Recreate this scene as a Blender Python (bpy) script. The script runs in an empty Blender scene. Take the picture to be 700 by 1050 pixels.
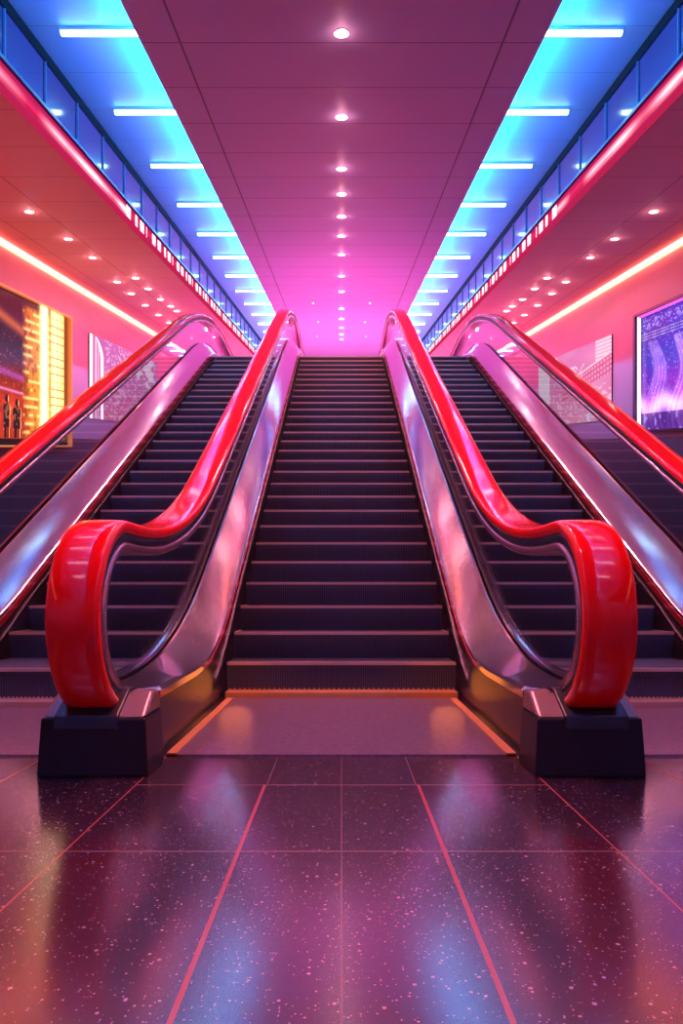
import bpy, math, random
from mathutils import Vector
random.seed(7)
S = 1.2            # metres per module (clear step width of the middle escalator = 1 module)
EYE = 0.443        # eye height in modules
SL = 0.2083        # rise of ceiling, soffits and wall fittings per module of depth
H = 2.9            # ceiling height above the eye at the camera
F = 720.0
C = bpy.context.scene.collection

def P(X, d, h):                 # across, depth, height above the eye (modules) -> metres
    return (X*S, d*S, (h+EYE)*S)
def PA(X, d, a):                # same, with height measured from the rising plane of the hall
    return P(X, d, a + SL*d)

# ------------------------------------------------------------------ mesh helpers
class MB:
    def __init__(self): self.v, self.f, self.uv = [], [], None
    def add(self, vs, fs):
        n = len(self.v); self.v += [tuple(p) for p in vs]; self.f += [tuple(i+n for i in q) for q in fs]
    def hexa(self, p):          # 8 corners: bottom 0-3 (ccw), top 4-7
        self.add(p, [(3,2,1,0),(4,5,6,7),(0,1,5,4),(1,2,6,5),(2,3,7,6),(3,0,4,7)])
    def box(self, X0, X1, d0, d1, h0, h1, fn=P):
        self.hexa([fn(X0,d0,h0),fn(X1,d0,h0),fn(X1,d1,h0),fn(X0,d1,h0),fn(X0,d0,h1),fn(X1,d0,h1),fn(X1,d1,h1),fn(X0,d1,h1)])
    def quad(self, a, b, c, d): self.add([a,b,c,d], [(0,1,2,3)])
    def disc(self, c, r, z0, z1, n=20, tilt=0.0, r2=None):     # short cylinder, metres
        r2 = r if r2 is None else r2
        vs = []
        for rr, z in ((r2,z0),(r,z1)):
            for k in range(n):
                t = 2*math.pi*k/n; y = rr*math.sin(t)
                vs.append((c[0]+rr*math.cos(t), c[1]+y, c[2]+z+y*tilt))
        fs = [tuple(range(n-1,-1,-1)), tuple(range(n,2*n))]+[(k,(k+1)%n,n+(k+1)%n,n+k) for k in range(n)]
        self.add(vs, fs)
    def ring(self, c, r0, r1, z0, z1, n=24, tilt=0.0):
        vs = []
        for rr, z in ((r0,z0),(r1,z0),(r1,z1),(r0,z1)):
            for k in range(n):
                t = 2*math.pi*k/n; y = rr*math.sin(t)
                vs.append((c[0]+rr*math.cos(t), c[1]+y, c[2]+z+y*tilt))
        fs = []
        for a in range(4):
            b = (a+1)%4
            fs += [(a*n+k, a*n+(k+1)%n, b*n+(k+1)%n, b*n+k) for k in range(n)]
        self.add(vs, fs)
    def build(self, name, mat, parent=None, smooth=False, bevel=0.0, auto=None):
        me = bpy.data.meshes.new(name); me.from_pydata(self.v, [], self.f); me.update()
        me.materials.append(mat)
        o = bpy.data.objects.new(name, me); C.objects.link(o)
        if smooth:
            for p in me.polygons: p.use_smooth = True
            if auto:
                m = o.modifiers.new('edges', 'EDGE_SPLIT'); m.split_angle = math.radians(auto)
        if bevel:
            m = o.modifiers.new('bevel', 'BEVEL'); m.width = bevel; m.segments = 3; m.limit_method = 'ANGLE'
            m.angle_limit = math.radians(35)
        if parent:
            o.parent = parent
            o.matrix_parent_inverse = parent.matrix_world.inverted()
        return o

def sweep(mb, path, sec, cap=True):
    """sweep closed section [(u,n)] (modules) along path [(d,h)] in the depth/height plane"""
    N = len(path); m = len(sec); vs = []
    for i in range(N):
        a = path[max(0,i-1)]; b = path[min(N-1,i+1)]
        t = Vector((b[0]-a[0], b[1]-a[1])).normalized(); nx, ny = -t.y, t.x
        for u, n in sec: vs.append(P(u, path[i][0]+nx*n, path[i][1]+ny*n))
    fs = []
    for i in range(N-1):
        for k in range(m):
            k2 = (k+1)%m
            fs.append((i*m+k, (i+1)*m+k, (i+1)*m+k2, i*m+k2))
    if cap: fs += [tuple(range(m)), tuple(range((N-1)*m+m-1,(N-1)*m-1,-1))]
    mb.add(vs, fs)

def empty(name, loc, label, cat, group=None):
    o = bpy.data.objects.new(name, None); C.objects.link(o); o.location = loc; o.empty_display_size = .1
    tag(o, label, cat, group); bpy.context.view_layer.update(); return o
def tag(o, label=None, cat=None, group=None, kind=None):
    if label: o['label'] = label
    if cat: o['category'] = cat
    if group: o['group'] = group
    if kind: o['kind'] = kind
    return o
def copy_tree(o, parent=None):
    c = o.copy(); C.objects.link(c)
    if parent: c.parent = parent
    for ch in list(o.children): copy_tree(ch, c)
    return c

# ------------------------------------------------------------------ material helpers
def mat(name, base=(.5,.5,.5), rough=.5, metal=0., spec=.5, emis=None, es=0., coat=0., coat_r=.05):
    m = bpy.data.materials.new(name); m.use_nodes = True
    b = m.node_tree.nodes['Principled BSDF']
    b.inputs['Base Color'].default_value = (*base,1); b.inputs['Roughness'].default_value = rough
    b.inputs['Metallic'].default_value = metal; b.inputs['Specular IOR Level'].default_value = spec
    b.inputs['Coat Weight'].default_value = coat; b.inputs['Coat Roughness'].default_value = coat_r
    if emis:
        b.inputs['Emission Color'].default_value = (*emis,1); b.inputs['Emission Strength'].default_value = es
    return m
class NT:
    def __init__(s, m): s.t = m.node_tree; s.b = s.t.nodes.get('Principled BSDF')
    def new(s, kind, **kw):
        n = s.t.nodes.new(kind)
        for k, v in kw.items(): setattr(n, k, v)
        return n
    def link(s, a, b): s.t.links.new(a, b)
    def m(s, op, a, b=None, c=None):
        n = s.new('ShaderNodeMath', operation=op)
        for i, x in enumerate((a,b,c)):
            if x is None: continue
            if isinstance(x,(int,float)): n.inputs[i].default_value = x
            else: s.link(x, n.inputs[i])
        return n.outputs[0]
    def mix(s, fac, a, b):
        n = s.new('ShaderNodeMix', data_type='RGBA')
        for i, x in ((0,fac),(6,a),(7,b)):
            if isinstance(x,(int,float)): n.inputs[i].default_value = x
            elif isinstance(x,tuple): n.inputs[i].default_value = (*x,1)
            else: s.link(x, n.inputs[i])
        return n.outputs[2]
    def xyz(s):
        c = s.new('ShaderNodeTexCoord'); p = s.new('ShaderNodeSeparateXYZ'); s.link(c.outputs['Object'], p.inputs[0])
        return p.outputs[0], p.outputs[1], p.outputs[2], c.outputs['Object']
    def near(s, v, at, w):       # 1 where |v-at| < w
        return s.m('LESS_THAN', s.m('ABSOLUTE', s.m('SUBTRACT', v, at)), w)
    def period(s, v, p, off, w): # 1 on lines repeating every p
        return s.m('LESS_THAN', s.m('ABSOLUTE', s.m('SUBTRACT', s.m('FLOORED_MODULO', s.m('SUBTRACT', v, off-p/2), p), p/2)), w)
    def bump(s, hgt, strength, dist=.002):
        n = s.new('ShaderNodeBump'); n.inputs['Strength'].default_value = strength; n.inputs['Distance'].default_value = dist
        s.link(hgt, n.inputs['Height']); s.link(n.outputs[0], s.b.inputs['Normal'])

def emit(name, col, k):
    m = bpy.data.materials.new(name); m.use_nodes = True; t = m.node_tree; t.nodes.clear()
    e = t.nodes.new('ShaderNodeEmission'); o = t.nodes.new('ShaderNodeOutputMaterial')
    e.inputs[0].default_value = (*col,1); e.inputs[1].default_value = k
    t.links.new(e.outputs[0], o.inputs[0]); return m

def panel_mat(name, base, rough, xs=(), line=.45, py=.63, offy=0.0, metal=0., var=.12, spec=.5):
    m = mat(name, base, rough, metal, spec); n = NT(m); x, y, z, co = n.xyz()
    f = n.period(y, py*S, offy, .006)
    for q in xs: f = n.m('MAXIMUM', f, n.near(n.m('ABSOLUTE', x), q*S, .009))
    nz = n.new('ShaderNodeTexNoise'); nz.inputs['Scale'].default_value = .9; n.link(co, nz.inputs['Vector'])
    b2 = tuple(c*(1-var) for c in base)
    col = n.mix(nz.outputs[0], b2, base)
    n.link(n.mix(f, col, tuple(c*line for c in base)), n.b.inputs['Base Color'])
    return m

# ------------------------------------------------------------------ materials
M = {}
M['red'] = mat('handrail_red_rubber', (1.,.002,.004), .09, spec=.6)
M['black'] = mat('black_guide', (.012,.01,.014), .35)
M['chrome'] = mat('rail_chrome', (.60,.36,.44), .22, .85)
def brushed(name, base, rough):
    m = mat(name, base, rough, 1.); n = NT(m); x,y,z,co = n.xyz()
    nz = n.new('ShaderNodeTexNoise'); nz.inputs['Scale'].default_value = 2.2; nz.inputs['Detail'].default_value = 3
    mp = n.new('ShaderNodeMapping'); mp.inputs['Scale'].default_value = (1,1.6,1.6); n.link(co, mp.inputs[0]); n.link(mp.outputs[0], nz.inputs['Vector'])
    n.link(n.m('MULTIPLY_ADD', nz.outputs[0], .06, rough-.03), n.b.inputs['Roughness'])
    return m
M['deck'] = brushed('deck_brushed_steel', (.92,.86,.89), .14)
M['trim'] = mat('red_lit_trim', (.72,.05,.06), .22, .7)  # red light reflected under the deck is put into the metal's colour
M['strip'] = mat('skirt_bead_steel', (.6,.5,.55), .25, 1.)
M['skirt'] = mat('skirt_dark_steel', (.045,.035,.045), .3, .6)
M['pedestal'] = mat('pedestal_dark_steel', (.020,.011,.013), .34, .2, spec=.35)
M['cap'] = mat('pedestal_cap_bronze', (.34,.22,.22), .36, .6)
M['nosing'] = mat('step_nosing_brass', (.62,.42,.36), .42, .6)
M['brass'] = mat('orange_floor_strip', (.52,.22,.06), .5)
def step_mat():
    m = mat('step_dark_ribbed_metal', (.03,.03,.04), .38, .35); n = NT(m); x,y,z,co = n.xyz()
    g = n.m('SINE', n.m('MULTIPLY', x, 2*math.pi/.0115))
    n.link(n.mix(n.m('MULTIPLY_ADD', g, .5, .5), (.03,.03,.045), (.09,.088,.12)), n.b.inputs['Base Color'])
    n.bump(g, .35, .002); return m
M['step'] = step_mat()
def plate_mat():
    m = mat('landing_plate_ribbed', (.13,.10,.13), .28, .5); n = NT(m); x,y,z,co = n.xyz()
    g = n.m('SINE', n.m('MULTIPLY', y, 2*math.pi/.03))
    n.bump(g, .12, .001)
    nz = n.new('ShaderNodeTexNoise'); nz.inputs['Scale'].default_value = 60; n.link(co, nz.inputs['Vector'])
    n.link(n.mix(nz.outputs[0], (.11,.07,.11), (.40,.28,.38)), n.b.inputs['Base Color'])
    return m
M['plate'] = plate_mat()
def glass_mat(name, tint, f0=.04, k=.96, rough=.01):
    m = bpy.data.materials.new(name); m.use_nodes = True; t = m.node_tree; n = NT(m); t.nodes.clear()
    o = t.nodes.new('ShaderNodeOutputMaterial'); mx = t.nodes.new('ShaderNodeMixShader')
    tr = t.nodes.new('ShaderNodeBsdfTransparent'); gl = t.nodes.new('ShaderNodeBsdfGlossy'); lw = t.nodes.new('ShaderNodeLayerWeight')
    tr.inputs[0].default_value = (*tint,1); gl.inputs['Roughness'].default_value = rough
    fac = n.m('MULTIPLY_ADD', n.m('POWER', lw.outputs['Facing'], 5.0), k, f0)
    t.links.new(fac, mx.inputs[0])
    t.links.new(tr.outputs[0], mx.inputs[1]); t.links.new(gl.outputs[0], mx.inputs[2]); t.links.new(mx.outputs[0], o.inputs[0])
    return m
M['glass'] = glass_mat('balustrade_glass', (.90,.93,.97))
M['ceiling'] = panel_mat('ceiling_panels', (.38,.36,.64), .55, xs=(1.156,), line=.3, offy=.0, spec=.25)
M['recess'] = panel_mat('recess_panels', (.15,.52,.95), .5, line=.6)
M['soffit'] = panel_mat('soffit_panels', (.62,.36,.38), .6, xs=(3.05,3.62), line=.55, spec=.2)
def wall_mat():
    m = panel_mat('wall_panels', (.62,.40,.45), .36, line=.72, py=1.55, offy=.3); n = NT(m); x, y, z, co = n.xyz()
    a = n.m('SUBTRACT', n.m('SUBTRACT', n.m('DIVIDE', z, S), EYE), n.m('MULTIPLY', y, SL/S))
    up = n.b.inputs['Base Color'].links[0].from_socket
    n.link(n.mix(n.m('LESS_THAN', a, .12), up, (.13,.055,.06)), n.b.inputs['Base Color'])    # shade on the lower wall, painted as a darker base colour
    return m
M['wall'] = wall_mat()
M['dark'] = mat('dark_shadow_gap', (.005,.004,.006), .7, spec=.05)
M['slab'] = mat('landing_slab', (.25,.2,.24), .4)
M['white_led'] = emit('white_linear_led', (.42,.78,1.), 16.)
M['lamp'] = emit('downlight_lens', (1.,.80,.78), 14.)
M['lamp_side'] = emit('side_downlight_lens', (1.,.72,.66), 12.)
M['ringm'] = mat('downlight_ring', (.85,.7,.75), .3, .6)
M['blue_led'] = emit('blue_cove_led', (.008,.33,1.), 190.)
M['cove'] = emit('orange_cove_led', (1.,.12,.08), 16.)
M['cove_core'] = emit('cove_core', (1.,.50,.26), 3.2)
M['post'] = mat('glazing_post', (.10,.11,.20), .4, 0., spec=.3)
M['bandglass'] = mat('blue_glass_band', (.012,.02,.085), .15, .2, coat=.5)
def floor_mat():
    m = mat('speckled_granite_tiles', (.03,.02,.035), .22, spec=.7, coat=1., coat_r=.17); n = NT(m); n.b.inputs['Coat IOR'].default_value = 2.0; x,y,z,co = n.xyz()
    def speck(scale, thr, dist):
        v = n.new('ShaderNodeTexVoronoi'); v.inputs['Scale'].default_value = scale; n.link(co, v.inputs['Vector'])
        sc = n.new('ShaderNodeSeparateColor'); n.link(v.outputs['Color'], sc.inputs[0])
        return n.m('MULTIPLY', n.m('LESS_THAN', v.outputs['Distance'], n.m('MULTIPLY', sc.outputs[1], dist)), n.m('GREATER_THAN', sc.outputs[0], thr))
    sp = n.m('MAXIMUM', speck(110, .90, .40), speck(240, .84, .45))
    nz = n.new('ShaderNodeTexNoise'); nz.inputs['Scale'].default_value = 45; nz.inputs['Detail'].default_value = 4; n.link(co, nz.inputs['Vector'])
    col = n.mix(nz.outputs[0], (.012,.005,.014), (.065,.024,.052))
    col = n.mix(sp, col, (.55,.32,.38))
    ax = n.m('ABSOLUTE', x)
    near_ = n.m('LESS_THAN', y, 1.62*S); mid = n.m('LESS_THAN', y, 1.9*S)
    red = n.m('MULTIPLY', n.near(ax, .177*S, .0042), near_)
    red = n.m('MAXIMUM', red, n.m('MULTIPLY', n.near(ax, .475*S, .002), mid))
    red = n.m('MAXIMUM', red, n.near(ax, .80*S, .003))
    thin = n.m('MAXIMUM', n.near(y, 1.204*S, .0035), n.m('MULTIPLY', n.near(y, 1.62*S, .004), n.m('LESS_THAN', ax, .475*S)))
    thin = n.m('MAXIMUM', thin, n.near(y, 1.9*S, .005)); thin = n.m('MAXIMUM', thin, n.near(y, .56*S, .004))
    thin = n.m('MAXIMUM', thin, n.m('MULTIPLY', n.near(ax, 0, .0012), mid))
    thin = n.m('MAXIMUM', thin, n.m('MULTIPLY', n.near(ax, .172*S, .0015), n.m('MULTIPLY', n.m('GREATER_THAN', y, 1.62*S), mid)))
    col = n.mix(thin, col, (.16,.05,.05)); col = n.mix(red, col, (.48,.03,.02))  # red light along the seams is painted into their colour
    n.link(col, n.b.inputs['Base Color'])
    g = n.m('MAXIMUM', red, thin)
    n2 = n.new('ShaderNodeTexNoise'); n2.inputs['Scale'].default_value = 9; n.link(co, n2.inputs['Vector'])
    n.link(n.m('ADD', n.m('MULTIPLY_ADD', n2.outputs[0], .10, .17), n.m('MULTIPLY', g, .3)), n.b.inputs['Roughness'])
    return m
M['floor'] = floor_mat()

# ------------------------------------------------------------------ setting
D0, D1 = -3.0, 26.0
LAND = 2.86; DL = 8.49
def struct(mb, name, m): return tag(mb.build(name, m), kind='structure')
b = MB(); b.box(-4.1, 4.1, D0-.1, D1+.1, -EYE-.2, -EYE); struct(b, 'floor', M['floor'])
b = MB(); b.box(-1.95, 1.95, DL+.02, D1, LAND-.3, LAND)
lf = struct(b, 'floor', M['slab'])
b = MB(); b.box(-.491*H, .491*H, D0, D1, H+.008, H+.06, PA); b.box(-.496*H, .496*H, D0, D1, H, H+.008, PA); struct(b, 'ceiling', M['ceiling'])
for sx in (-1, 1):
    xs = sorted((sx*.491*H, sx*2.30))
    b = MB(); b.box(xs[0]-.02, xs[1]+.02, D0, D1, H+.12, H+.2, PA); struct(b, 'ceiling', M['recess'])
    xs = sorted((sx*2.25, sx*4.0))
    b = MB(); b.box(xs[0], xs[1], D0, D1, 2.42, 2.46, PA); struct(b, 'ceiling', M['soffit'])
    xs = sorted((sx*4.0, sx*4.1))
    b = MB(); b.hexa([P(xs[0],D0,-EYE),P(xs[1],D0,-EYE),P(xs[1],D1,-EYE),P(xs[0],D1,-EYE),
                      PA(xs[0],D0,3.1),PA(xs[1],D0,3.1),PA(xs[1],D1,3.1),PA(xs[0],D1,3.1)])
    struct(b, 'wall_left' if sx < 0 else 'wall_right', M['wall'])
    xs = sorted((sx*2.255, sx*2.30))            # dark shadow gap over the glass band
    b = MB(); b.box(xs[0], xs[1], D0, D1, 2.945, 3.03, PA); struct(b, 'trim_1' if sx < 0 else 'trim_2', M['dark'])
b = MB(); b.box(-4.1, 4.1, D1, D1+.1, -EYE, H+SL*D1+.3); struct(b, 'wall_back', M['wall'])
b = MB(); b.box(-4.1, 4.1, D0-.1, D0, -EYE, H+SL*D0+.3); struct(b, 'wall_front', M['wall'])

side = {-1:'left', 1:'right'}
# ------------------------------------------------------------------ glass bands, LED bands, coves
def band_led_mat(sx):
    m = bpy.data.materials.new('pink_led_band'); m.use_nodes = True; n = NT(m); t = m.node_tree
    x, y, z, co = n.xyz()
    a = n.m('SUBTRACT', n.m('SUBTRACT', n.m('DIVIDE', z, S), EYE), n.m('MULTIPLY', y, SL/S))       # height above rising plane
    q = n.m('DIVIDE', n.m('SUBTRACT', a, 2.385), .19)                                             # 0..1 up the band
    nz = n.new('ShaderNodeTexNoise'); nz.noise_dimensions = '1D'; nz.inputs['Scale'].default_value = .75; nz.inputs['Detail'].default_value = 1
    n.link(n.m('ADD', y, 3.7*sx+5), nz.inputs['W'])
    core = n.m('SUBTRACT', 1.0, n.m('MULTIPLY', n.m('ABSOLUTE', n.m('SUBTRACT', q, .42)), 3.2)); core.node.use_clamp = True
    run = n.m('LESS_THAN', y, 7.35*S)
    g1 = n.m('MULTIPLY', core, n.m('MULTIPLY_ADD', nz.outputs[0], 3.4, -1.05)); g1.node.use_clamp = True
    # farther along the band: row of short bright dashes
    w = n.m('FLOORED_MODULO', y, .30)
    dash = n.m('GREATER_THAN', w, .12)
    d2 = n.m('MULTIPLY', n.m('GREATER_THAN', n.m('FLOORED_MODULO', y, .75), .2), n.m('MULTIPLY', dash, n.m('MULTIPLY', n.m('GREATER_THAN', q, .18), n.m('LESS_THAN', q, .8))))
    wh = n.m('ADD', n.m('MULTIPLY', run, g1), n.m('MULTIPLY', n.m('SUBTRACT', 1.0, run), d2)); wh.node.use_clamp = True
    col = n.mix(wh, (1.,.030,.15), (1.,.60,.68))
    base_k = n.m('MULTIPLY_ADD', n.m('LESS_THAN', q, .86), .85, .1)
    st = n.m('ADD', n.m('MULTIPLY', wh, 1.8), n.m('MULTIPLY', base_k, n.m('ADD', .55, n.m('MULTIPLY', core, .5))))
    n.b.inputs['Specular IOR Level'].default_value = .0; n.b.inputs['Base Color'].default_value = (.02,.0,.006,1); n.b.inputs['Roughness'].default_value = .25
    n.link(col, n.b.inputs['Emission Color']); n.link(st, n.b.inputs['Emission Strength'])
    return m
for sx in (-1, 1):
    nm = side[sx]
    t = empty('gallery_edge', PA(sx*2.25, 5, 2.6), f'blue glass band along the {nm} ceiling edge, over a pink light band', 'gallery edge')
    xs = sorted((sx*2.265, sx*2.29))
    b = MB(); b.box(xs[0], xs[1], D0, D1, 2.59, 2.945, PA); b.build('glass_panel', M['bandglass'], t)
    k = 0; d = -1.14
    pm = None
    while d < 22:
        xp = sorted((sx*2.252, sx*2.27))
        b = MB(); b.box(xp[0], xp[1], d-.004, d+.004, 2.595, 2.94, PA); b.build('post', M['post'], t); d += .65
    xp = sorted((sx*2.245, sx*2.285))
    b = MB(); b.box(xp[0], xp[1], D0, D1, 2.575, 2.60, PA); b.build('bottom_rail', M['black'], t)
    xs = sorted((sx*2.25, sx*2.30))
    b = MB(); b.box(xs[0], xs[1], D0, D1, 2.385, 2.575, PA)
    tag(b.build('light_band', band_led_mat(sx), t), 'glowing pink light band with white streaks')
    # cove
    t = empty('cove_light', PA(sx*3.97, 8, 2.36), f'orange cove light line where the {nm} wall meets its ceiling', 'light strip')
    xs = sorted((sx*3.93, sx*3.998))
    b = MB(); b.box(xs[0], xs[1], D0+.05, D1-.05, 2.385, 2.412, PA); b.build('led_strip', M['cove'], t)
    xs = sorted((sx*3.96, sx*3.998))
    b = MB(); b.box(xs[0], xs[1], D0+.05, D1-.05, 2.362, 2.384, PA); b.build('diffuser', M['cove_core'], t)
    # blue led strip hidden at the edge of the centre ceiling
    xs = sorted((sx*.492*H, sx*(.492*H+.012)))
    b = MB(); b.box(xs[0], xs[1], D0+.05, D1-.05, H+.012, H+.055, PA)
    tag(b.build('edge_light', M['blue_led']), f'blue light strip lining the {nm} edge of the centre ceiling', 'light strip')

ORD = ['nearest','second','third','fourth','fifth','sixth','seventh','eighth','ninth','tenth','eleventh','twelfth','thirteenth','fourteenth','fifteenth','sixteenth','seventeenth','eighteenth','nineteenth','twentieth']
# linear bars in the blue recesses
pitch = 1.2
for sx in (-1, 1):
    for i in range(-5, 16):
        d = 5.07 + i*pitch
        if i >= 0: lab = f'{ORD[i] if i < 20 else i} white linear light from the front in the {side[sx]} blue ceiling strip'
        else: lab = f'white linear light in the {side[sx]} blue ceiling strip, overhead in front of the picture'
        t = empty('linear_light', PA(sx*1.7, d, H+.1), lab, 'ceiling light', 'linear lights in the blue ceiling strips')
        xs = sorted((sx*1.455, sx*2.02))
        b = MB(); b.box(xs[0], xs[1], d-.016, d+.016, H+.07, H+.12, PA); b.build('diffuser', M['white_led'], t)
        b = MB(); b.box(xs[0]-.012, xs[1]+.012, d-.024, d+.024, H+.095, H+.12, PA); b.build('housing', M['ringm'], t)

def lamp(name, kind, loc, energy, color, rot=(0,0,0), **kw):
    l = bpy.data.lights.new(name, kind); l.energy = energy; l.color = color
    for k, v in kw.items(): setattr(l, k, v)
    o = bpy.data.objects.new(name, l); C.objects.link(o); o.location = loc; o.rotation_euler = rot; return o
# round downlights
def downlight(X, d, a, r, lens, label, group, nx=1.0):
    c = PA(X, d, a)
    t = empty('downlight', c, label, 'ceiling light', group)
    b = MB(); b.ring(c, r*S*1.0, r*S*1.22, -.005, 0.0, tilt=SL); b.build('rim', M['ringm'], t)
    b = MB(); b.disc(c, r*S, -.0035, -.001, tilt=SL); b.build('lens', lens, t)
    lamp('downlight_glow', 'POINT', (c[0], c[1], c[2]-.07), 1.3*(r/.05)**2, (1.,.40,.45), shadow_soft_size=.02, specular_factor=0.0)
ys = [34,120,173,199,222,242,261,283,299,316.5,327,336,343,348]
for i, yy in enumerate(ys):
    d = F*H/(458-yy)
    downlight(0, d, H, .05, M['lamp'], f'{ORD[i]} round downlight from the front in the centre ceiling row', 'downlights in the centre row')
for i, d in enumerate((3.7, 2.5, 1.2)):
    downlight(0, d, H, .05, M['lamp'], 'round downlight overhead in the centre ceiling row, before the nearest one seen', 'downlights in the centre row')
for sx in (-1, 1):
    for k, (px, py) in enumerate(((321,311),(326,330),(325,345))):
        d = F*H/(458-py); X = (350-px)*d/F*sx
        downlight(X, d, H, .018, M['lamp'], f'tiny {("nearest","middle","farthest")[k]} downlight {side[sx]} of the centre row at the far ceiling end', 'tiny far downlights')
outer = [(30,217),(70,245),(95,264),(120,289),(134.5,301),(149,313),(162.5,323),(173.5,331)]
inner = [(139,285),(152,296),(164.5,307),(175,314),(181,319),(190,327)]
for sx in (-1, 1):
    for row, pts in (('outer', outer), ('inner', inner)):
        for i, (px, py) in enumerate(pts):
            d = F*2.42/(458-py); X = (350-px)*d/F*sx
            downlight(X, d, 2.42, .042 if py < 270 else .05, M['lamp_side'], f'{ORD[i]} small downlight from the front in the {row} row over the {side[sx]} gallery', 'small downlights over the side galleries')

# ------------------------------------------------------------------ balustrade
def arcpath():
    pts = []
    cd, ch, r = 1.845, -.062, .252
    for k in range(0, 25):
        th = math.radians(268 - k*(178/24.)); pts.append((cd + r*math.cos(th), ch + r*math.sin(th)))
    d0, L, g = 1.95, 1.2, .577; pts.append((1.9, .19))
    for k in range(0, 17):
        u = L*k/16; pts.append((d0+u, .19 + g*u*u/(2*L)))
    hb = .19 + g*L/2; db = d0+L
    for k in range(1, 12): u = (7.0-db)*k/11; pts.append((db+u, hb+g*u))
    ha = hb + g*(7.0-db); L2 = 2.6
    for k in range(1, 17): u = L2*k/16; pts.append((7.0+u, ha+g*u-g*u*u/(2*L2)))
    ht = ha + g*L2/2
    pts.append((10.0, ht)); pts.append((10.3, ht))
    for k in range(0, 19):
        th = math.radians(90 - k*10); pts.append((10.35 + .25*math.cos(th), ht-.25 + .25*math.sin(th)))
    return pts, ht
RAIL, RTOP = arcpath()
def curve(h0, d0, L, g, d1, L2, dend):
    def f(d):
        if d <= d0: return h0
        if d <= d0+L: return h0 + g*(d-d0)**2/(2*L)
        hb = h0 + g*L/2
        if d <= d1: return hb + g*(d-d0-L)
        ha = hb + g*(d1-d0-L); u = min(d-d1, L2)
        return ha + g*u - g*u*u/(2*L2)
    return f
INN = curve(-.262, 2.35, .84, .575, 7.89, 1.2, 10.2)
OUT = curve(-.245, 1.95, 1.11, .575, 7.557, 1.6, 10.2)
def samples(a, bb, n): return [a+(bb-a)*k/n for k in range(n+1)]
DS = sorted(set([round(x,4) for x in samples(1.78,3.4,44)+samples(3.4,7.4,10)+samples(7.4,9.4,24)+[10.25]]))
def taper(d):      # half width of the body
    if d < 1.87: return .10
    return .115 + .009*max(0., min(1., (2.95-d)/1.1))
def rounded(w, n0, n1, r):     # rounded rectangle section (u,n)
    pts = []
    for cx, cy, a0 in ((w-r, n1-r, 0), (-w+r, n1-r, 90), (-w+r, n0+r, 180), (w-r, n0+r, 270)):
        for k in range(5):
            a = math.radians(a0 + k*22.5); pts.append((cx+r*math.cos(a), cy+r*math.sin(a)))
    return pts
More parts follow.
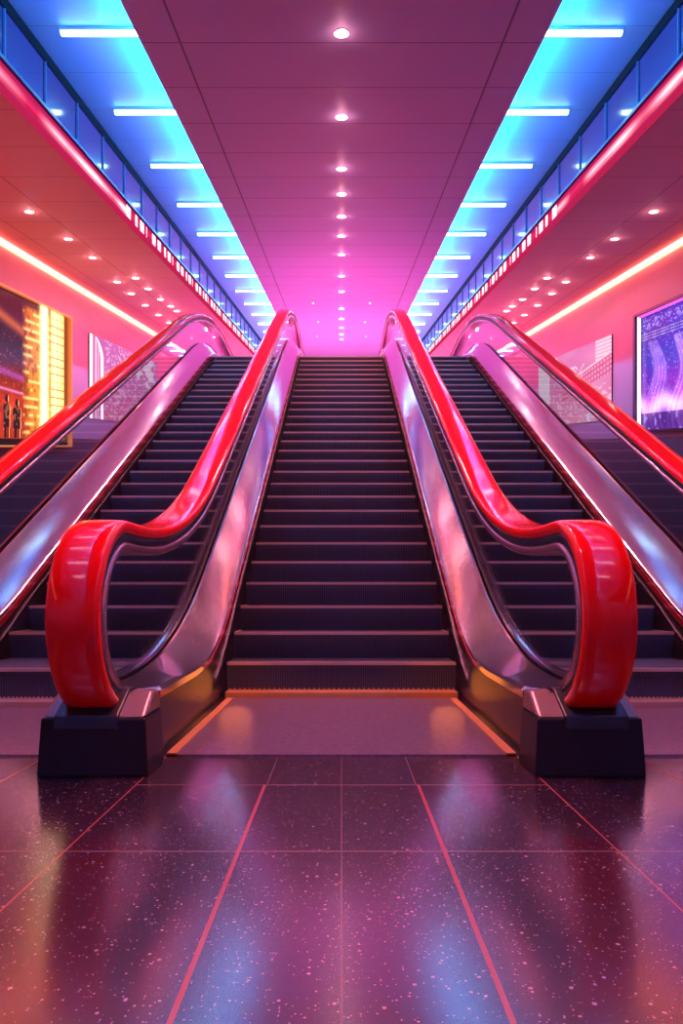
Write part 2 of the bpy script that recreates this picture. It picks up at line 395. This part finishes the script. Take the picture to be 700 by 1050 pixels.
def make_balustrade(po):
    t = empty('escalator_balustrade', (0,0,0), 'x', 'escalator balustrade', 'escalator balustrades')
    # handrail: shallow domed C section
    w = .062
    sec = [(w-.010,-.034),(w-.003,-.031),(w,-.024),(w,-.011),(w-.003,-.004),(w-.010,0),(.024,.0015),(-.024,.0015),(-w+.010,0),(-w+.003,-.004),(-w,-.011),(-w,-.024),(-w+.003,-.031),(-w+.010,-.034)]
    b = MB(); sweep(b, RAIL, sec); b.build('handrail', M['red'], t, smooth=True, auto=50)
    rp = RAIL[2:-3]
    b = MB(); sweep(b, rp, rounded(.055, -.056, -.033, .006)); b.build('handrail_guide', M['black'], t, smooth=True, auto=50)
    b = MB(); sweep(b, rp, rounded(.058, -.084, -.056, .010)); b.build('support_rail', M['chrome'], t, smooth=True, auto=50)
    # glass between the rail and the deck
    def off(path, n):
        out = []
        for i in range(len(path)):
            a = path[max(0,i-1)]; c = path[min(len(path)-1,i+1)]
            tt = Vector((c[0]-a[0], c[1]-a[1])).normalized(); out.append((path[i][0]-tt.y*n, path[i][1]+tt.x*n))
        return out
    top = [p for p in off(RAIL, -.082)]
    top = [p for p in top if p[1] > OUT(p[0])-.01]
    n = len(top); gt = .007; vs = []
    for u in (-gt, gt):
        for p in top:
            vs.append(P(u, p[0], p[1]))
        for p in top:
            dd = 1.75 + (p[0]-top[0][0])*(10.5-1.75)/(top[-1][0]-top[0][0]); dd = p[0]
            vs.append(P(u, dd, OUT(dd)-.012))
    fs = []
    for i in range(n-1):
        fs.append((i, i+1, n+i+1, n+i)); q = 2*n
        fs.append((q+i+1, q+i, q+n+i, q+n+i+1)); fs.append((i+1, i, q+i, q+i+1))
    b = MB(); b.add(vs, fs); b.build('glass_panel', M['glass'], t)
    # decks: sloping steel covers each side of the glass
    for sg in (-1, 1):
        vs = []; m = 5
        for d in DS:
            wi = taper(d)
            ho, hi = OUT(d), INN(d)
            for (u, h) in ((.012, ho-.03), (.012, ho+.006), (.022, ho+.008), (wi-.008, hi+.010), (wi+.004, hi), (wi+.004, hi-.02)):
                vs.append(P(sg*u, d, h))
        m = 6; fs = []
        for i in range(len(DS)-1):
            for k in range(m-1):
                q = (i*m+k, i*m+k+1, (i+1)*m+k+1, (i+1)*m+k)
                fs.append(q if sg > 0 else q[::-1])
        b = MB(); b.add(vs, fs); b.build('deck', M['deck'], t, smooth=True, auto=25)
        # red trim under the deck edge and dark skirt below
        def strip(dlist, fa, fb, u0, u1):
            vs = []
            for d in dlist:
                wi = taper(d)
                for u, h in ((wi+u0, fb(d)), (wi+u1, fb(d)), (wi+u1, fa(d)), (wi+u0, fa(d))): vs.append(P(sg*u, d, h))
            fs = []
            N = len(dlist)
            for i in range(N-1):
                for k in range(4):
                    q = (i*4+k, i*4+(k+1)%4, (i+1)*4+(k+1)%4, (i+1)*4+k); fs.append(q if sg < 0 else q[::-1])
            fs += [(0,1,2,3), ((N-1)*4+3,(N-1)*4+2,(N-1)*4+1,(N-1)*4)]
            b = MB(); b.add(vs, fs); return b
        inc = [d for d in DS if d >= 2.5]
        strip(inc, lambda d: INN(d)-.018, lambda d: INN(d)-.019-.033*min(1., (d-2.5)/.5), -.01, .006).build('edge_trim', M['trim'], t)
        low = lambda d: max(-EYE, -.298+.575*(d-3.0)-.42) if d < 9.2 else LAND-.32
        strip([d for d in DS if d >= 1.82], lambda d: INN(d)-.015, low, -.03, .0).build('skirt', M['skirt'], t)
        sk = [d for d in DS if 2.75 <= d <= 9.3]
        sf = lambda d: INN(d) - .10 - .05*max(0, min(1, (3.3-d)/.6))
        strip(sk, lambda d: sf(d)+.009, lambda d: sf(d)-.004, -.005, .005).build('skirt_bead', M['strip'], t)
    # newel pedestal
    wb, wt = .134, .126
    b = MB(); hb, h1, h2 = -EYE, -.302, -.25
    d0, d0t, d1, d2 = 1.685, 1.692, 1.79, 1.845
    vs = [P(-wb,d0,hb),P(wb,d0,hb),P(wb,d2,hb),P(-wb,d2,hb),P(-wt,d0t,h1),P(wt,d0t,h1),P(wt,d2,h1),P(-wt,d2,h1)]
    b.hexa([(p[0]+po*S,p[1],p[2]) for p in vs]); b.build('pedestal', M['pedestal'], t, bevel=.006)
    b = MB(); w2 = .122
    vs = [P(-wt,d0t,h1),P(wt,d0t,h1),P(wt,d2,h1),P(-wt,d2,h1),P(-w2,d1-.005,h2),P(w2,d1-.005,h2),P(w2,d2,h2),P(-w2,d2,h2)]
    b.hexa([(p[0]+po*S,p[1],p[2]) for p in vs]); cap = b.build('pedestal_cap', M['cap'], t, bevel=.012)
    b = MB(); pw = .078; sl = (.052/.093)
    pr = [(1.683,-.330),(1.690,-.296),(1.786,-.243),(1.83,-.243),(1.83,-.26),(1.70,-.330)]
    vs = [P(-pw,d,h) for d, h in pr] + [P(pw,d,h) for d, h in pr]; m = len(pr)
    b.add(vs, [tuple(range(m)), tuple(range(2*m-1,m-1,-1))] + [(k, m+k, m+(k+1)%m, (k+1)%m) for k in range(m)])
    b.build('handrail_pocket', M['black'], t, bevel=.006)
    # top newel base
    b = MB(); b.box(-.11, .11, 10.2, 10.75, LAND, LAND+.2); b.build('top_base', M['pedestal'], t, bevel=.01)
    return t
BAL = {-1: make_balustrade(.016), 1: make_balustrade(-.016)}
spots = [(-.615, 'left balustrade of the middle escalator, with its rounded red handrail end in full view'),
         (.615, 'right balustrade of the middle escalator, with its rounded red handrail end in full view'),
         (-1.652, 'outermost left escalator balustrade, running in from the left edge of the picture'),
         (1.652, 'outermost right escalator balustrade, running in from the right edge of the picture')]
for i, (X, lab) in enumerate(spots):
    o = BAL[-1 if X < 0 else 1] if i < 2 else copy_tree(BAL[-1 if X < 0 else 1])
    o.location = (X*S, 0 if i < 2 else .12*S, 0); o['label'] = lab

# ------------------------------------------------------------------ escalators (moving steps, comb and landing plates)
TR, RI = .2035, .117
def step_meshes(w, X):
    b = MB(); n = .012
    # tread slab, riser with a slight curve, side cheeks
    b.box(X-w, X+w, 0, TR+.03, -.03, 0)
    prof = [(0.0,-.03),(.006,-.06),(.014,-.09),(.026,-RI-.03)]
    vs = []
    for d, h in prof: vs += [P(X-w,d,h), P(X+w,d,h), P(X+w,d+.02,h), P(X-w,d+.02,h)]
    fs = []
    for i in range(len(prof)-1):
        for k in range(4): fs.append((i*4+k, (i+1)*4+k, (i+1)*4+(k+1)%4, i*4+(k+1)%4))
    b.add(vs, fs)
    return b
def shift(mb, d, h):
    mb.v = [(x, y+d*S, z-EYE*S+h*S) for x, y, z in mb.v]; return mb
def make_escalator(X, w, label, first):
    t = empty('escalator', P(X, 2.95, -EYE), label, 'escalator', 'escalators')
    s0 = n0 = None
    for i in range(28):
        d = 3.0 + TR*i; h = -.298 + RI*i
        if i == 0:
            # first step: flat stretch emerging from the comb
            s = MB(); s.box(X-w, X+w, first, 3.0+TR+.03, h-.03, h)
            s.box(X-w, X+w, first+.008, first+.03, -EYE+.002, h-.03)
            s.build('step', M['step'], t)
            q = MB(); q.box(X-w, X+w, first-.003, first+.014, h-.010, h+.003); q.build('nosing', M['nosing'], t.children[-1])
            for sg in (-1,1): pass
            continue
        if s0 is None:
            s0 = shift(step_meshes(w, 0), 0, 0).build('step', M['step'], t)
            q = MB(); q.box(-w, w, -.003, .012, -.010, .003)
            for sg in (-1,1): q.box(sg*w-.008 if sg>0 else -w, w if sg>0 else -w+.008, .012, TR, -.004, .003)
            n0 = shift(q, 0, 0).build('nosing', M['nosing'], s0)
            o = s0
            n0.matrix_parent_inverse.identity()
            s0.matrix_parent_inverse.identity()
        else:
            o = s0.copy(); C.objects.link(o); o.parent = t
            c = n0.copy(); C.objects.link(c); c.parent = o
        o.location = ((X)*S - t.location.x, d*S - t.location.y, (h+EYE)*S - t.location.z)
    b = MB(); b.box(X-w+.016, X+w-.016, 1.9, first-.05, -EYE, -EYE+.006); b.build('landing_plate', M['plate'], t)
    b = MB(); b.box(X-w+.004, X+w-.004, first-.075, first+.02, -EYE, -EYE+.03)
    for k in range(46):
        xx = X-w + (k+.5)*2*w/46; b.box(xx-.004, xx+.004, first+.0, first+.035, -EYE+.02, -EYE+.036)
    b.build('comb', M['brass'] if abs(X) < .1 else M['nosing'], t, bevel=.003)
    if abs(X) < .1:
        for sg in (-1, 1):
            xs = sorted((X+sg*.446, X+sg*.473)); b = MB(); b.box(xs[0], xs[1], 1.9, 2.9, -EYE, -EYE+.010)
            b.build('edge_strip', M['brass'], t)
    return t
make_escalator(0, .489, 'middle escalator of dark ribbed steps with orange lit lower edges', 3.0)
make_escalator(-1.131, .384, 'left escalator of dark bluish steps, behind the near left red handrail', 2.75)
make_escalator(1.131, .384, 'right escalator of dark bluish steps, behind the near right red handrail', 2.75)

# ------------------------------------------------------------------ lit posters on the side walls
def art_mat(k):
    m = bpy.data.materials.new('lit_picture'); m.use_nodes = True; t = m.node_tree; t.nodes.clear()
    a = t.nodes.new('ShaderNodeVertexColor'); a.layer_name = 'art'
    e = t.nodes.new('ShaderNodeEmission'); o = t.nodes.new('ShaderNodeOutputMaterial'); e.inputs[1].default_value = k
    gl = t.nodes.new('ShaderNodeBsdfGlossy'); gl.inputs['Roughness'].default_value = .15; gl.inputs[0].default_value = (.04,.04,.04,1)
    ad = t.nodes.new('ShaderNodeAddShader')
    t.links.new(a.outputs[0], e.inputs[0]); t.links.new(e.outputs[0], ad.inputs[0]); t.links.new(gl.outputs[0], ad.inputs[1]); t.links.new(ad.outputs[0], o.inputs[0]); return m
def lerp(a, b, t): t = max(0., min(1., t)); return tuple(x+(y-x)*t for x, y in zip(a, b))
def add(a, b, k): return tuple(x+y*k for x, y in zip(a, b))
def bell(x, c, w): return math.exp(-((x-c)/w)**2)
def hsh(i, j, s=0): 
    v = math.sin(i*127.1 + j*311.7 + s*74.7)*43758.5453; return v - math.floor(v)
def vnoise(x, y, s=0):
    i, j = math.floor(x), math.floor(y); fx, fy = x-i, y-j; fx = fx*fx*(3-2*fx); fy = fy*fy*(3-2*fy)
    return (hsh(i,j,s)*(1-fx)+hsh(i+1,j,s)*fx)*(1-fy) + (hsh(i,j+1,s)*(1-fx)+hsh(i+1,j+1,s)*fx)*fy
def poster(sx, dn, df, a0, a1, fn, k, nu, nv, label, framem, fw, extra=None, cat='poster'):
    """dn/df = near and far depth; fn(s, v): s=0 at the near end .. 1 far, v=0 bottom .. 1 top"""
    t = empty('poster', PA(sx*3.99, df, a0), label, cat)
    X = sx*3.983
    vs, cols = [], []
    for j in range(nv+1):
        for i in range(nu+1):
            s, v = i/nu, j/nv
            vs.append(PA(X, dn+(df-dn)*s, a0+(a1-a0)*v)); cols.append(fn(s, v))
    fs = []
    for j in range(nv):
        for i in range(nu):
            q = (j*(nu+1)+i, j*(nu+1)+i+1, (j+1)*(nu+1)+i+1, (j+1)*(nu+1)+i); fs.append(q if sx > 0 else q[::-1])
    b = MB(); b.add(vs, fs); o = b.build('picture', art_mat(k), t)
    at = o.data.color_attributes.new('art', 'FLOAT_COLOR', 'POINT')
    for i, c in enumerate(cols): at.data[i].color = (*[max(0., x) for x in c], 1)
    b = MB(); xs = sorted((sx*3.985, sx*3.999)); b.box(xs[0], xs[1], dn, df, a0, a1, PA); b.build('backing', M['dark'], t)
    if fw:
        xs = sorted((sx*3.93, sx*3.999))
        b = MB()
        b.box(xs[0], xs[1], dn-fw, df+fw, a1, a1+fw*.5, PA); b.box(xs[0], xs[1], dn-fw, df+fw, a0-fw*.5, a0, PA)
        b.box(xs[0], xs[1], dn-fw, dn, a0, a1, PA); b.box(xs[0], xs[1], df, df+fw, a0, a1, PA)
        b.build('frame', framem, t)
    return t
def art_city(s, v):         # left big one: night street with glowing tower; far end s=1
    c = lerp((.16,.012,.004), (.018,.008,.012), (v-.2)/.55)
    # red glow with sparks low down
    c = add(c, (.75,.05,.02), bell(v, .22, .22)*(.4+.6*vnoise(s*18, v*22)))
    if vnoise(s*120, v*130, 3) > .88: c = add(c, (1.,.35,.22), .55*bell(v,.3,.35))
    c = add(c, (.9,.18,.03), bell(v-.78+(s-.5)*.35, 0, .03)*.6*(s<.55))     # orange beam
    c = add(c, (.30,.06,.40), bell(v-.47+(s-.4)*.16, 0, .02)*.8*(s<.55)); c = add(c, (.5,.25,.6), bell(v-.36+(s-.4)*.1, 0, .008)*.9*(s<.55))
    if s > .53:             # glowing tower front
        g = (s-.53)/.16
        row = .5+.5*math.sin(v*95)
        f = lerp((.45,.07,.01), (1.5,.46,.06), g*.75+.35*row*vnoise(s*40, v*40))
        f = lerp(f, (.3,.04,.01), .6*(vnoise(s*60, v*34, 5) > .60))
        f = lerp(f, (2.4,1.3,.4), .7*bell((v*17) % 1, .5, .16)*(vnoise(s*26, math.floor(v*17)*3.1, 41) > .45))
        if v > .93: f = lerp(f, (.06,.02,.015), (v-.93)/.03)
        c = lerp(c, f, (s-.53)/.05)
        c = lerp(c, (3.6,2.5,.95), bell(s, .742, .032)*1.3)
        if .80 < s < .955:
            w = (s-.80)/.155; row = v*17 % 1; colm = w*2 % 1
            lit = (row > .14) and (colm > .10)
            p = (2.2,1.25,.36) if lit else (1.1,.34,.06)
            c = lerp((.6,.14,.02), p, .55+.45*bell(w, .4, .5)); c = lerp(c, (3.0,2.1,1.0), .6*bell(w,.45,.28)*lit)
        if s >= .955: c = (.35,.07,.02)
    # two people from behind, dark coats, low at the near end
    for (cx, top, wd) in ((.405,.30,.04),(.49,.28,.05)):
        hd = ((s-cx)/.0155)**2 + ((v-top)/.027)**2 < 1 or (abs(s-cx) < .006 and top-.04 < v < top)
        q = (top-.034 - v)/(top-.034-.045)
        hw = wd*(.62 if q < .03 else .72 if q < .3 else .60 if q < .45 else .70 if q < .68 else .52)
        body = 0 < q < 1 and abs(s-cx) < hw and not (q > .68 and abs(s-cx) < .004)
        if hd or body:
            c = (.025,.010,.010)
            if body and s-cx > hw-.007: c = (1.1,.42,.12)
            elif body and q < .6 and vnoise(s*70, v*50, 51) > .66: c = (.30,.10,.05)
            elif hd and s-cx > .009: c = (1.3,.7,.35)
    if v < .045: c = (.02,.01,.015)
    return c
def art_stage(s, v):        # right big one: blue violet picture with pale swirls
    c = lerp((.16,.02,.62), (.03,.04,.66), v); c = lerp(c, (.03,.02,.30), .5*vnoise(s*7, v*7, 2))
    c = lerp(c, (.55,.04,.75), .55*bell(v,.28,.25)*vnoise(s*5+3, v*5, 8))
    if vnoise(s*110, v*90, 4) > .87: c = add(c, (.7,.5,1.), .5)
    # lit windows along the top
    if .76 < v < .84 and s > .35 and (s*60 % 1) < .45 and (v*44 % 1) < .5: c = (.8,.7,1.)
    if .86 < v < .94 and s > .3 and vnoise(s*70, v*70, 9) > .66: c = add(c, (.4,.4,1.), .7)
    for (cx, w0, st) in ((.50,.10,1.),(.24,.2,.8),(.80,.08,.7)):
        w = w0*(1.25-v)
        x = s-cx + .05*math.sin(v*9+cx*20) 
        for q in (-1,-.45,.1,.6,1.):
            if v < .74: c = add(c, (.85,.45,1.), st*.7*bell(x-q*w, 0, .012)*(.35+.65*vnoise(s*30, v*24, 6)))
        if v < .66: c = add(c, (.55,.08,.75), st*.55*bell(x, 0, w)*(.4+.8*vnoise(s*16, v*14, 11)))
    c = add(c, (1.3,.75,1.5), bell(v-.2-.03*math.sin(s*20), 0, .07)*(.35+.8*vnoise(s*9, v*9, 12)))
    if v < .14: c = lerp(c, (.05,.012,.2), .85); 
    if v < .14 and vnoise(s*40, v*30, 15) > .78: c = (.35,.25,.9)
    return c
def art_pink(s, v):         # right small one: pink street view (s=0 near)
    c = lerp((.95,.22,.42), (.80,.18,.50), v)
    c = lerp(c, (.95,.42,.68), .5*vnoise(s*6, v*6, 21))
    if v < .45 and vnoise(s*46, v*40, 22) > .62: c = (1.,.55,.72)
    if s < .17 and v > .62 and (v*22 % 1) > .2: c = (1.,.72,.86)
    if s > .80: c = (1.,.72,.85)
    line = .80 - .42*s
    if line-.24 < v < line and s < .62:
        c = (.85,.12,.34)
        if (s*30 % 1) < .5 and ((v-line)*16 % 1) < .5: c = (1.,.42,.56)
    if abs(v-line) < .012 and s < .62: c = (1.,.7,.85)
    for k in range(5):
        if abs(v-(.66+.1*math.sin(s*26+k))) < .012 and .3+.03*k < s < .66+.02*k: c = (1.,.7,.9)
    if abs(s-.24-.02*math.sin(v*30)) < .02 and v < .5: c = (.9,.7,1.)
    return c
def art_arch(s, v):         # left small one: pink with white rounded neon outline at the near end
    c = lerp((.85,.14,.36), (.72,.16,.55), v)
    if vnoise(s*60, v*44, 31) > .62 and s > .18: c = lerp(c, (1.,.55,.85), .7)
    if s > .62 and v > .55 and vnoise(s*20, v*16, 32) > .55: c = (1.,.75,.95)
    x, y = s/.16, v                      # rounded outline
    def inside(x0, x1, yt):
        if x < x0: return False
        if y < yt: return x < x1
        q = (y-yt)/(1.02-yt); return q < 1 and x < x0 + (x1-x0)*math.sqrt(max(0,1-q*q))
    if s < .18:
        if inside(.02,1.,.72) and not inside(.2,.82,.64): c = (2.,1.6,1.8)
        elif inside(.02,1.,.72):
            c = (.85,.2,.5)
            if .42 < x < .5 or .60 < x < .66: c = (1.6,.95,1.3)
    return c
fr_orange = mat('orange_lit_frame', (.55,.22,.08), .3, .6, emis=(1.,.28,.05), es=.5)
fr_purple = mat('dark_purple_frame', (.05,.02,.06), .3, .4)
poster(-1, 7.1, 10.22, .02, 1.87, art_city, 1.05, 330, 200, 'large framed orange night street picture with a glowing tower on the left wall', fr_orange, .05)
T = poster(1, 6.9, 9.42, .22, 1.74, art_stage, 1.0, 170, 130, 'large blue and purple lit picture in a dark frame on the right wall', fr_purple, .06)
b = MB(); b.box(3.935, 3.962, 9.30, 9.345, .24, 1.72, PA); b.build('neon_tube', emit('pink_neon_tube', (1.,.50,.72), 4.), T)
b = MB(); b.box(3.935, 3.962, 6.95, 9.34, 1.70, 1.725, PA); b.build('neon_tube', emit('magenta_neon_tube', (1.,.10,.55), 1.6), T)
poster(1, 10.36, 14.2, .40, 1.66, art_pink, .95, 150, 90, 'unframed pink street picture on the right wall, above the outer handrail', None, 0)
poster(-1, 11.1, 15.2, .45, 1.80, art_arch, .95, 160, 100, 'pink lit panel with a white rounded neon outline on the left wall', None, 0)

# ------------------------------------------------------------------ lamps and world
up = (math.pi, 0, 0)
def area(name, loc, e, col, sx_, sy_, rot=(0,0,0)):
    return lamp(name, 'AREA', loc, e, col, rot, shape='RECTANGLE', size=sx_, size_y=sy_)
area('landing_fill', P(0, 13.5, LAND+.05), 270, (1.,.07,.42), 3.0, 6.0, up)  # unseen fill lamps, added to turn the far ceiling pink
area('landing_fill', P(0, 19.5, LAND+.05), 1250, (1.,.16,.44), 3.4, 8.0, up)
for sx in (-1, 1):
    area('gallery_light', PA(sx*3.1, 9.5, 2.40), 110, (1.,.06,.16), 1.2, 9.0)
    area('gallery_light', PA(sx*3.1, 17, 2.40), 160, (1.,.07,.26), 1.2, 8.0)
for sx, col, e in ((-1, (1.,.10,.06), 62), (1, (1.,.05,.14), 15)):
    area('soffit_fill', PA(sx*3.25, 7.5, .5), e, col, .9, 9.0, (math.pi+math.atan(SL), 0, 0))  # unseen lamps added in mid-air to redden the side soffits
    area('soffit_fill', PA(sx*3.25, 15.5, .5), 48, (1.,.05,.16), .9, 9.0, (math.pi+math.atan(SL), 0, 0))
for d in (1.2, 2.5, 3.7, 4.9, 6.17, 7.33, 8.06):
    lamp('downlight_beam', 'SPOT', PA(0, d, H-.03), 310, (1.,.26,.33), (0,0,0), spot_size=math.radians(105), spot_blend=.8, shadow_soft_size=.06)
for sg in (-1, 1):       # small orange comb lamps low in the skirts of the middle escalator
    lamp('comb_lamp', 'POINT', P(sg*.42, 2.78, -.36), .30, (1.,.24,.05), shadow_soft_size=.085, specular_factor=.2)
w = bpy.data.worlds.new('world'); bpy.context.scene.world = w; w.use_nodes = True
w.node_tree.nodes['Background'].inputs[0].default_value = (.16,.12,.50,1); w.node_tree.nodes['Background'].inputs[1].default_value = .05

# ------------------------------------------------------------------ camera
cam = bpy.data.cameras.new('camera'); co = bpy.data.objects.new('camera', cam); C.objects.link(co)
co.location = P(0,0,0); co.rotation_euler = (math.pi/2, 0, 0)
cam.sensor_width = 36; cam.lens = 36*F/1050; cam.shift_y = (608-525)/1050; cam.clip_start = .02; cam.clip_end = 200
sc = bpy.context.scene; sc.camera = co
sc.view_settings.view_transform = 'Standard'; sc.view_settings.look = 'None'; sc.view_settings.exposure = 0; sc.view_settings.gamma = 1
sc.cycles.use_denoising = True
sc.cycles.max_bounces = 10; sc.cycles.transparent_max_bounces = 24; sc.cycles.sample_clamp_indirect = 6
